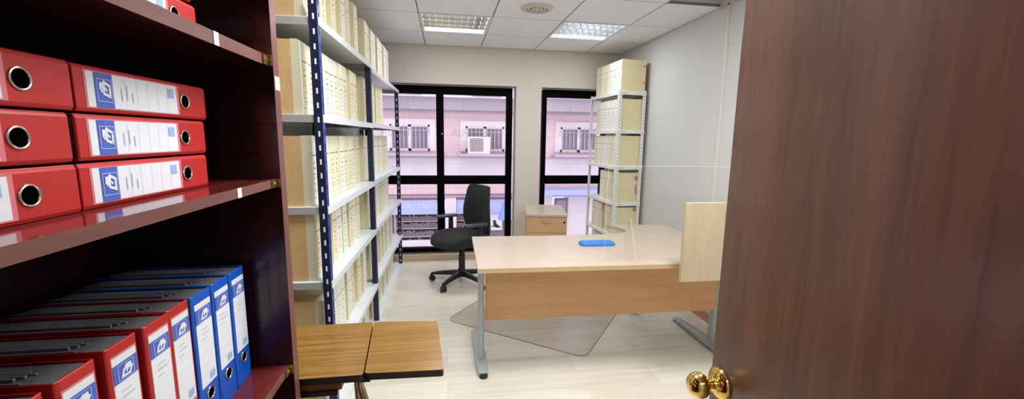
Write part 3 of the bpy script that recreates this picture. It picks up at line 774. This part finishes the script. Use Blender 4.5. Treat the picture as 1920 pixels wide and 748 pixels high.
# here the spine faces -X: turn the box half round
for lv, row in enumerate(WROWS):
    y = 0.0; cnt = 0
    for gap, n in row:
        y += gap
        for q in range(n):
            wi = random.choice((0, 1, 1, 2)) if lv != 4 else 0
            lab = '%s cream archive box from the front, %s shelf of corner white rack' % (ORD[cnt], LEV[lv])
            place_box(QB, y+WS[wi], 0.022+random.uniform(-0.003, 0.003), WZ[lv]+0.0003, wi, 'corner', lab, 'archive boxes on the %s shelf of the white rack' % LEV[lv], PI, (0.97, 0.97, 0.97, 0.97, 0.91, 0.97)[lv])
            if cnt == 0 and lv in (0, 3, 4):
                pass
            y += WS[wi]+0.0015; cnt += 1
# red ties on the near boxes' back edges
for lv in (0, 3, 4):
    m = MB(); x = 0.022+BD-0.004; yb = 0.0125
    zz = WZ[lv]
    if lv == 0:
        for dz in (0.09, 0.25): m.tube([(x-0.03, yb-0.004, zz+dz), (x, yb-0.006, zz+dz), (x+0.012, yb+0.01, zz+dz-0.006)], 0.0035, n=6)
        m.tube([(x+0.010, yb+0.01, zz+0.08), (x+0.014, yb+0.012, zz+0.16), (x+0.010, yb+0.01, zz+0.255)], 0.004, n=6)
    else:
        c = (x-0.040, zz+(0.255 if lv == 3 else 0.27))
        m.tube([(c[0]+0.013*math.cos(a*PI/8), yb-0.005, c[1]+0.018*math.sin(a*PI/8)) for a in range(16)], 0.004, n=6, closed=True)
        if lv == 3: m.tube([(x-0.038, yb-0.004, zz+0.19), (x-0.041, yb-0.005, zz+0.15), (x-0.037, yb-0.005, zz+0.09)], [0.003, 0.005, 0.004], n=6)
    mesh_parent = [o for o in COL.objects if o.get('label', '') == 'first cream archive box from the front, %s shelf of corner white rack' % LEV[lv]][0]
    mi = mesh_parent.matrix_world.inverted() @ QB
    m.v = [tuple(mi @ Vector(p)) for p in m.v]
    m.build('red_tie', 'redtie', mesh_parent, smooth=True)

# ------------------------------------------------------------------ corner desk
DZ = 0.73; DT = 0.025
dk = empty('corner_desk', (0.95, 2.5, 0)); tag(dk, 'large pale maple corner desk with grey feet and curved inner edge', 'desk')
DTm = Matrix.Translation((-0.95, -2.5, 0))
def dpart(name, mats, fn, par=dk, **k):
    mb = MB(); mb.X = DTm; fn(mb); return mb.build(name, mats, par, **k)
top = [(0.163, 2.112), (1.835, 2.056), (1.80, 2.6), (1.758, 3.105), (1.50, 3.130), (1.290, 3.150), (1.325, 3.10), (1.355, 3.03), (1.368, 2.96), (1.355, 2.905), (1.32, 2.865), (1.26, 2.838), (1.18, 2.825), (1.05, 2.818), (0.90, 2.812), (0.60, 2.825), (0.178, 2.845)]
dpart('desktop', ['maple', 'maple_e'], lambda m: m.prism(top, DZ-DT, DZ, 0, 1))
dpart('modesty_panel', 'beech', lambda m: m.prism([(0.236, 2.432), (1.786, 2.395), (1.786, 2.413), (0.236, 2.45)], 0.292, DZ-DT-0.002))
def foot(xf, s):
    def fn(m):
        # tapered arched foot running front to back
        pts = [(2.282, 0.026, 0.030), (2.34, 0.034, 0.036), (2.46, 0.036, 0.052), (2.62, 0.032, 0.050), (2.78, 0.028, 0.040), (2.862, 0.022, 0.032)]
        rs = []
        for y, w, z in pts:
            x = xf+(y-2.28)*(-0.024)
            rs.append([(x-w, y, 0.012), (x+w, y, 0.012), (x+w, y, z*0.75), (x+w*0.55, y, z), (x-w*0.55, y, z), (x-w, y, z*0.75)])
        m.rings(rs)
    f = dpart('foot', 'greymetal', fn, smooth=True)
    dpart('foot_cap', 'black', lambda m: (m.lathe([(0.022, 0), (0.026, 0.003), (0.026, 0.022), (0.02, 0.024)], (xf, 2.288, 0), 16), m.lathe([(0.018, 0), (0.022, 0.004), (0.022, 0.016), (0.018, 0.02)], (xf-0.014, 2.856, 0), 16)), f)
    def cl(m):
        rs = []
        for z, k in ((0.045, 1.0), (0.35, 0.95), (DZ-DT-0.03, 0.92), (DZ-DT-0.002, 1.0)):
            rs.append([(xf-0.004+0.021*k*math.cos(a*PI/10), 2.44+0.036*k*math.sin(a*PI/10), z) for a in range(20)])
        m.rings(rs)
    dpart('leg', 'greymetal', cl, smooth=True)
    dpart('support_bar', 'greymetal', lambda m: m.box(xf-0.028, 2.20, DZ-DT-0.022, xf+0.020, 2.75, DZ-DT-0.0005))
foot(0.212, 1); foot(1.812, -1)
dpart('leg', 'greymetal', lambda m: m.cyl((1.52, 3.05, 0.0), 0.03, DZ-DT-0.0005), smooth=True)

sc = empty('desk_screen', (1.5, 2.0, 0.66)); tag(sc, 'flat pale wood privacy board fixed upright to desk front by door', 'screen board')
m = MB(); m.box(-0.24, -0.012, -0.006, 0.32, 0.012, 0.432); m.build('board', 'maple_v', sc, bevel=0.0015)
m = MB()
for x in (0.0, 0.22):
    m.box(x-0.02, 0.012, 0.02, x+0.02, 0.016, 0.065); m.box(x-0.02, 0.016, 0.036, x+0.02, 0.12, 0.0445)
m.build('bracket', 'greymetal', sc)

a = empty('acrylic_screen', (1.25, 2.16, DZ)); tag(a, 'clear acrylic sneeze guard standing on the desk', 'screen')
m = MB(); m.X = Matrix.Rotation(R(-1.8), 4, 'Z'); m.quad((-0.36, 0, 0.001), (0.36, 0, 0.001), (0.36, 0, 0.545), (-0.36, 0, 0.545), 0)
m.build('panel', 'acryl', a)
m = MB(); m.X = Matrix.Rotation(R(-1.8), 4, 'Z'); m.box(-0.3615, -0.0015, 0.001, -0.3595, 0.0015, 0.545); m.box(-0.36, -0.0012, 0.5440, 0.36, 0.0012, 0.5465); m.build('panel_edge', 'acryl_edge', a)
for x in (-0.205, 0.25):
    m = MB(); m.add([(x, -0.075, 0.0008), (x+0.06, 0.21, 0.0008), (x+0.002, 0.07, 0.235), (x+0.002, 0.03, 0.235)], [(0, 1, 2, 3)], 0)
    m.tube([(x, -0.075, 0.002), (x+0.002, 0.03, 0.235)], 0.0022, 1, 6); m.tube([(x+0.06, 0.21, 0.002), (x+0.002, 0.07, 0.235)], 0.0018, 1, 6); m.tube([(x+.002, 0.03, 0.235), (x+0.002, 0.07, 0.235)], 0.0018, 1, 6)
    m.build('foot', ['acryl', 'acryl_edge'], a)

# wrist rest: rounded bar
m = MB(); pts = []
def rr_poly(hx, hy, r, n=6):
    o = []
    for cx, cy, a0 in ((hx-r, hy-r, 0), (-hx+r, hy-r, 90), (-hx+r, -hy+r, 180), (hx-r, -hy+r, 270)):
        for k in range(n+1):
            t = R(a0+90*k/n); o.append((cx+r*math.cos(t), cy+r*math.sin(t)))
    return o
def rrz(hx, hy, r, z): return [(x, y, z) for x, y in rr_poly(hx, hy, r)]
m.rings([rrz(0.115, 0.050, 0.03, 0.0), rrz(0.118, 0.053, 0.032, 0.006), rrz(0.114, 0.049, 0.03, 0.016), rrz(0.10, 0.036, 0.028, 0.020)])
o = m.build('wrist_rest', 'bluepad', smooth=True); o.location = (0.985, 2.545, DZ+0.0003); o.rotation_euler = (0, 0, R(-1)); tag(o, 'blue cushioned wrist rest lying on the desk', 'wrist rest')

# chair mat
A = Vector((-0.005, 3.10)); B = Vector((0.893, 2.415)); e1 = (B-A); L1 = e1.length; e1 /= L1; e2 = Vector((-e1.y, e1.x))
cm = empty('chair_mat', (A.x, A.y, 0), math.atan2(e1.y, e1.x)); tag(cm, 'clear vinyl floor mat lying under the desk', 'floor mat')
W2_ = 0.92
def mpoly(off): return [(x+L1/2, y+W2_/2) for x, y in rr_poly(L1/2-off, W2_/2-off, 0.07)]
m = MB(); m.prism(mpoly(0.003), 0.0004, 0.0022); m.build('sheet', 'mat', cm)
m = MB(); m.tube([(x, y, 0.0022) for x, y in mpoly(0)], 0.0022, closed=True, n=6); m.build('rim', 'mat_e', cm)

# ------------------------------------------------------------------ drawer pedestal
pd = empty('drawer_pedestal', (1.035, 4.20, 0), R(-10)); tag(pd, 'pale maple drawer pedestal standing against the pillar between windows', 'drawer unit')
PZ = 0.68; pw, pdp = 0.2, 0.31
m = MB(); m.box(-pw, -pdp+0.018, 0.03, pw, pdp, PZ-0.025); m.build('carcass', 'maple_d', pd)
m = MB(); m.box(-pw-0.004, -pdp-0.006, PZ-0.025, pw+0.004, pdp, PZ); m.build('top', ['maple'], pd, bevel=0.003)
zz = PZ-0.030
for k, h in enumerate((0.155, 0.155, 0.30)):
    m = MB(); m.box(-pw+0.002, -pdp, zz-h, pw-0.002, -pdp+0.017, zz); d = m.build('drawer', 'maple_d', pd, bevel=0.0015)
    m = MB(); m.tube([(-0.035, -pdp, zz-0.045), (-0.034, -pdp-0.02, zz-0.047), (0.034, -pdp-0.02, zz-0.047), (0.035, -pdp, zz-0.045)], 0.005, n=8); m.build('handle', 'ring', d, smooth=True)
    zz -= h+0.003
m = MB(); m.cyl((0.172, -pdp-0.003, PZ-0.078), 0.010, 0.004, axis='y'); m.build('lock', 'black', pd)
m = MB()
for x in (-0.16, 0.16):
    for y in (-0.26, 0.26): m.cyl((x, y, 0), 0.02, 0.031)
m.build('feet', 'black', pd)

# ------------------------------------------------------------------ office chair
CX, CY = 0.148, 3.945; FA = R(208)
ch = empty('office_chair', (CX, CY, 0), FA); tag(ch, 'black mesh office swivel chair with armrests facing left by window', 'chair')
# local +X = facing direction
legrot = R(162)-FA
m = MB()
m.lathe([(0.036, 0.07), (0.040, 0.085), (0.040, 0.125), (0.032, 0.14), (0.030, 0.30), (0.024, 0.302), (0.024, 0.40)], n=20)
for k in range(5):
    t = legrot+k*2*PI/5; c, s = math.cos(t), math.sin(t)
    rs = []
    for r, w, z0, z1 in ((0.02, 0.026, 0.078, 0.128), (0.10, 0.024, 0.080, 0.122), (0.22, 0.019, 0.074, 0.105), (0.30, 0.016, 0.066, 0.088), (0.318, 0.012, 0.068, 0.082)):
        rs.append([(r*c-w*s, r*s+w*c, z0), (r*c-w*s*0.7, r*s+w*c*0.7, z1), (r*c+w*s*0.7, r*s-w*c*0.7, z1), (r*c+w*s, r*s-w*c, z0)])
    m.rings(rs)
m.build('base', 'black', ch, smooth=True)
for k in range(5):
    t = legrot+k*2*PI/5; c, s = math.cos(t), math.sin(t)
    m = MB(); m.X = Matrix.Translation((0.305*c, 0.305*s, 0)) @ Matrix.Rotation(t+0.9, 4, 'Z')
    for sy in (-1, 1):
        m.lathe([(0.0, sy*0.003), (0.022, sy*0.004), (0.0285, sy*0.010), (0.0285, sy*0.018), (0.022, sy*0.027), (0.0, sy*0.029)], (0, 0, 0.0288), 18, 0, 'y', cap=False)
    m.cyl((0, 0, 0.03), 0.006, 0.045, n=10)
    m.rings([[(-0.022, y, 0.040), (0.0, y, 0.062), (0.022, y, 0.040), (0.0, y, 0.05)] for y in (-0.026, 0.026)])
    m.build('caster', 'black', ch, smooth=True)
m = MB(); m.box(-0.13, -0.10, 0.365, 0.14, 0.10, 0.402); m.build('mechanism', 'black', ch, bevel=0.012)
m = MB(); m.tube([(0.06, 0.06, 0.37), (0.08, 0.12, 0.345), (0.09, 0.135, 0.30)], 0.012, n=8); m.lathe([(0.016, 0.25), (0.021, 0.255), (0.021, 0.32), (0.016, 0.325)], (0.09, 0.135, 0.0), 14); m.build('tension_knob', 'black', ch, smooth=True)
def sup(hx, hy, p, n=36):
    o = []
    for i in range(n):
        a = 2*PI*i/n; c, s = math.cos(a), math.sin(a)
        o.append((hx*math.copysign(abs(c)**(2/p), c), hy*math.copysign(abs(s)**(2/p), s)))
    return o
m = MB(); rs = []
for sc_, z in ((0.68, 0.398), (0.86, 0.401), (0.97, 0.418), (1.0, 0.450), (0.985, 0.478), (0.93, 0.492), (0.75, 0.499), (0.4, 0.497), (0.08, 0.494)):
    ring = []
    for x, y in sup(0.255*sc_, 0.25*sc_, 3.0):
        k = max(0.0, (x-0.06)/0.195)
        xx = x+0.01*(1-(y/0.25)**2)*(1 if x > 0 else 0)
        ring.append((xx+0.02, y, z-0.045*k*k*(1 if z > 0.44 else 0.35)+0.018*(y/0.25)**2*(z > 0.47)))
    rs.append(ring)
m.rings(rs); m.build('seat', 'fabric', ch, smooth=True)
m = MB(); rs = []
Z0, Z1 = 0.48, 0.955
for k in range(15):
    f = k/14.0; z = Z0+(Z1-Z0)*f
    hw = 0.200+0.036*math.sin(PI*min(1, f*1.25)**0.9)
    th = 0.026
    if k in (0, 14): hw -= 0.022; th = 0.012
    if k in (1, 13): hw -= 0.006; th = 0.022
    xc = -0.215-0.02*math.cos(f*PI*0.9)-0.075*f*f+0.03*f
    ring = []
    for x, y in sup(th, hw, 3.2, 32):
        ring.append((xc+x+0.06*(y/0.23)**2, y, z))
    rs.append(ring)
m.rings(rs); m.build('backrest', 'fabric', ch, smooth=True)
m = MB(); m.rings([[(x-w, y-0.0, z) for (x, y, z, w) in ()] or [(-0.09+dx, dy, z) for dx, dy in ((0, -0.03), (0, 0.03), (-0.0, 0.03), (0, -0.03))] for z in (0.40, 0.41)], cap=False) if False else None
m.tube([(-0.06, 0, 0.405), (-0.20, 0, 0.405), (-0.262, 0, 0.44), (-0.268, 0, 0.52), (-0.262, 0, 0.70)], [0.026, 0.026, 0.026, 0.024, 0.02], n=10); m.build('back_support', 'black', ch, smooth=True)
for sy in (-1, 1):
    m = MB()
    m.tube([(-0.02, sy*0.10, 0.405), (-0.03, sy*0.235, 0.405), (-0.035, sy*0.272, 0.43), (-0.035, sy*0.280, 0.50), (-0.035, sy*0.280, 0.618)], [0.016, 0.018, 0.022, 0.026, 0.024], n=10)
    ar = m.build('armrest', 'black', ch, smooth=True)
    m = MB(); X = Matrix.Translation((0.01, sy*0.275, 0.618)); m.X = X
    m.rings([rrz(0.115, 0.038, 0.036, 0.0), rrz(0.122, 0.043, 0.041, 0.008), rrz(0.120, 0.041, 0.039, 0.018), rrz(0.108, 0.030, 0.028, 0.024)])
    m.build('arm_pad', 'armpad', ar, smooth=True)

# ------------------------------------------------------------------ two-leaf typing table
tb = empty('typing_table', (-0.30, 1.44, 0)); tag(tb, 'small oak laminate table with two leaves between bookcase and blue rack', 'table')
TT = Matrix.Translation((0.30, -1.44, 0))
def tpart(name, mats, fn, par=tb, **k):
    mb = MB(); mb.X = TT; fn(mb); return mb.build(name, mats, par, **k)
TZ = 0.68
def leaf(pts, r, z1, t):
    # rounded polygon
    out = []
    n = len(pts)
    for i in range(n):
        p = Vector(pts[i]); a = (Vector(pts[i-1])-p).normalized(); b_ = (Vector(pts[(i+1) % n])-p).normalized()
        s = p+a*r; e = p+b_*r
        for q in range(5):
            t_ = q/4; out.append(tuple((1-t_)**2*s+2*t_*(1-t_)*p+t_*t_*e))
    return out
P1_ = leaf([(-0.66, 1.257), (-0.262, 1.257), (-0.294, 1.637), (-0.66, 1.637)], 0.012, TZ, 0)
P2_ = leaf([(-0.258, 1.262), (-0.012, 1.251), (-0.039, 1.613), (-0.290, 1.636)], 0.012, TZ, 0)
def lf(P, z):
    def fn(m):
        m.prism(P, z-0.002, z, 0); m.prism(P, z-0.024, z-0.002, 1)
    return fn
tpart('table_leaf', ['oak', 'oak_e'], lf(P1_, TZ)); tpart('table_leaf', ['oak', 'oak_e'], lf(P2_, TZ+0.001))
tpart('hinge_strip', 'oak_e', lambda m: m.prism([(-0.280, 1.262), (-0.242, 1.262), (-0.272, 1.632), (-0.312, 1.632)], TZ-0.030, TZ-0.0245))  # dark strip added below so the gap between leaves looks shaded
d = tpart('drawer', 'drawerwood', lambda m: (m.box(-0.64, 1.285, TZ-0.062, -0.335, 1.56, TZ-0.0248)))
tpart('drawer_lip', 'oak_e', lambda m: m.box(-0.64, 1.275, TZ-0.075, -0.345, 1.285, TZ-0.06), d)
def lg_(x, y, s):
    def fn(m):
        m.tube([(x, y, TZ-0.025), (x, y, TZ-0.055), (x+0.006*s, y-0.002, TZ-0.08), (x+0.03*s, y-0.02, TZ-0.15), (x+0.05*s, y-0.03, 0.05), (x+0.05*s, y-0.03, 0.0)], 0.0125, n=12)
    tpart('leg', 'chrome', fn, smooth=True)
lg_(-0.277, 1.285, 1); lg_(-0.385, 1.60, 1); lg_(-0.63, 1.285, 0); lg_(-0.63, 1.60, 0)

# ------------------------------------------------------------------ lights
def area(name, loc, sx, sy, power, col=(1, 1, 1), rot=(0, 0, 0)):
    l = bpy.data.lights.new(name, 'AREA'); l.shape = 'RECTANGLE'; l.size = sx; l.size_y = sy; l.energy = power; l.color = col
    o = bpy.data.objects.new(name, l); COL.objects.link(o); o.location = loc; o.rotation_euler = rot
    return o
for (x, y) in ((0.095, 1.464), (1.295, 1.464)):
    area('ceiling_lamp', (x, y, CH-0.01), 0.46, 0.46, 27, (0.955, 0.975, 1.0))
for x in (0.095, 1.295):
    area('louvre_lamp', (x, 3.864, CH-0.008), 0.5, 0.5, 6, (0.95, 0.97, 1.0))
area('corridor_lamp', (0.1, -0.9, CH-0.02), 0.5, 0.5, 12, (1.0, 0.98, 0.96))  # unseen fill light added behind the camera to brighten the room
w = bpy.data.worlds.new('sky'); SC.world = w; w.use_nodes = True
bg = w.node_tree.nodes['Background']; bg.inputs['Color'].default_value = (0.965, 0.95, 1.0, 1); bg.inputs['Strength'].default_value = 1.5

SC.view_settings.view_transform = 'Standard'; SC.view_settings.look = 'None'
SC.view_settings.exposure = 0.27; SC.view_settings.gamma = 1.0
SC.cycles.use_denoising = True
SC.cycles.max_bounces = 10; SC.cycles.transparent_max_bounces = 16
SC.cycles.caustics_reflective = False; SC.cycles.caustics_refractive = False
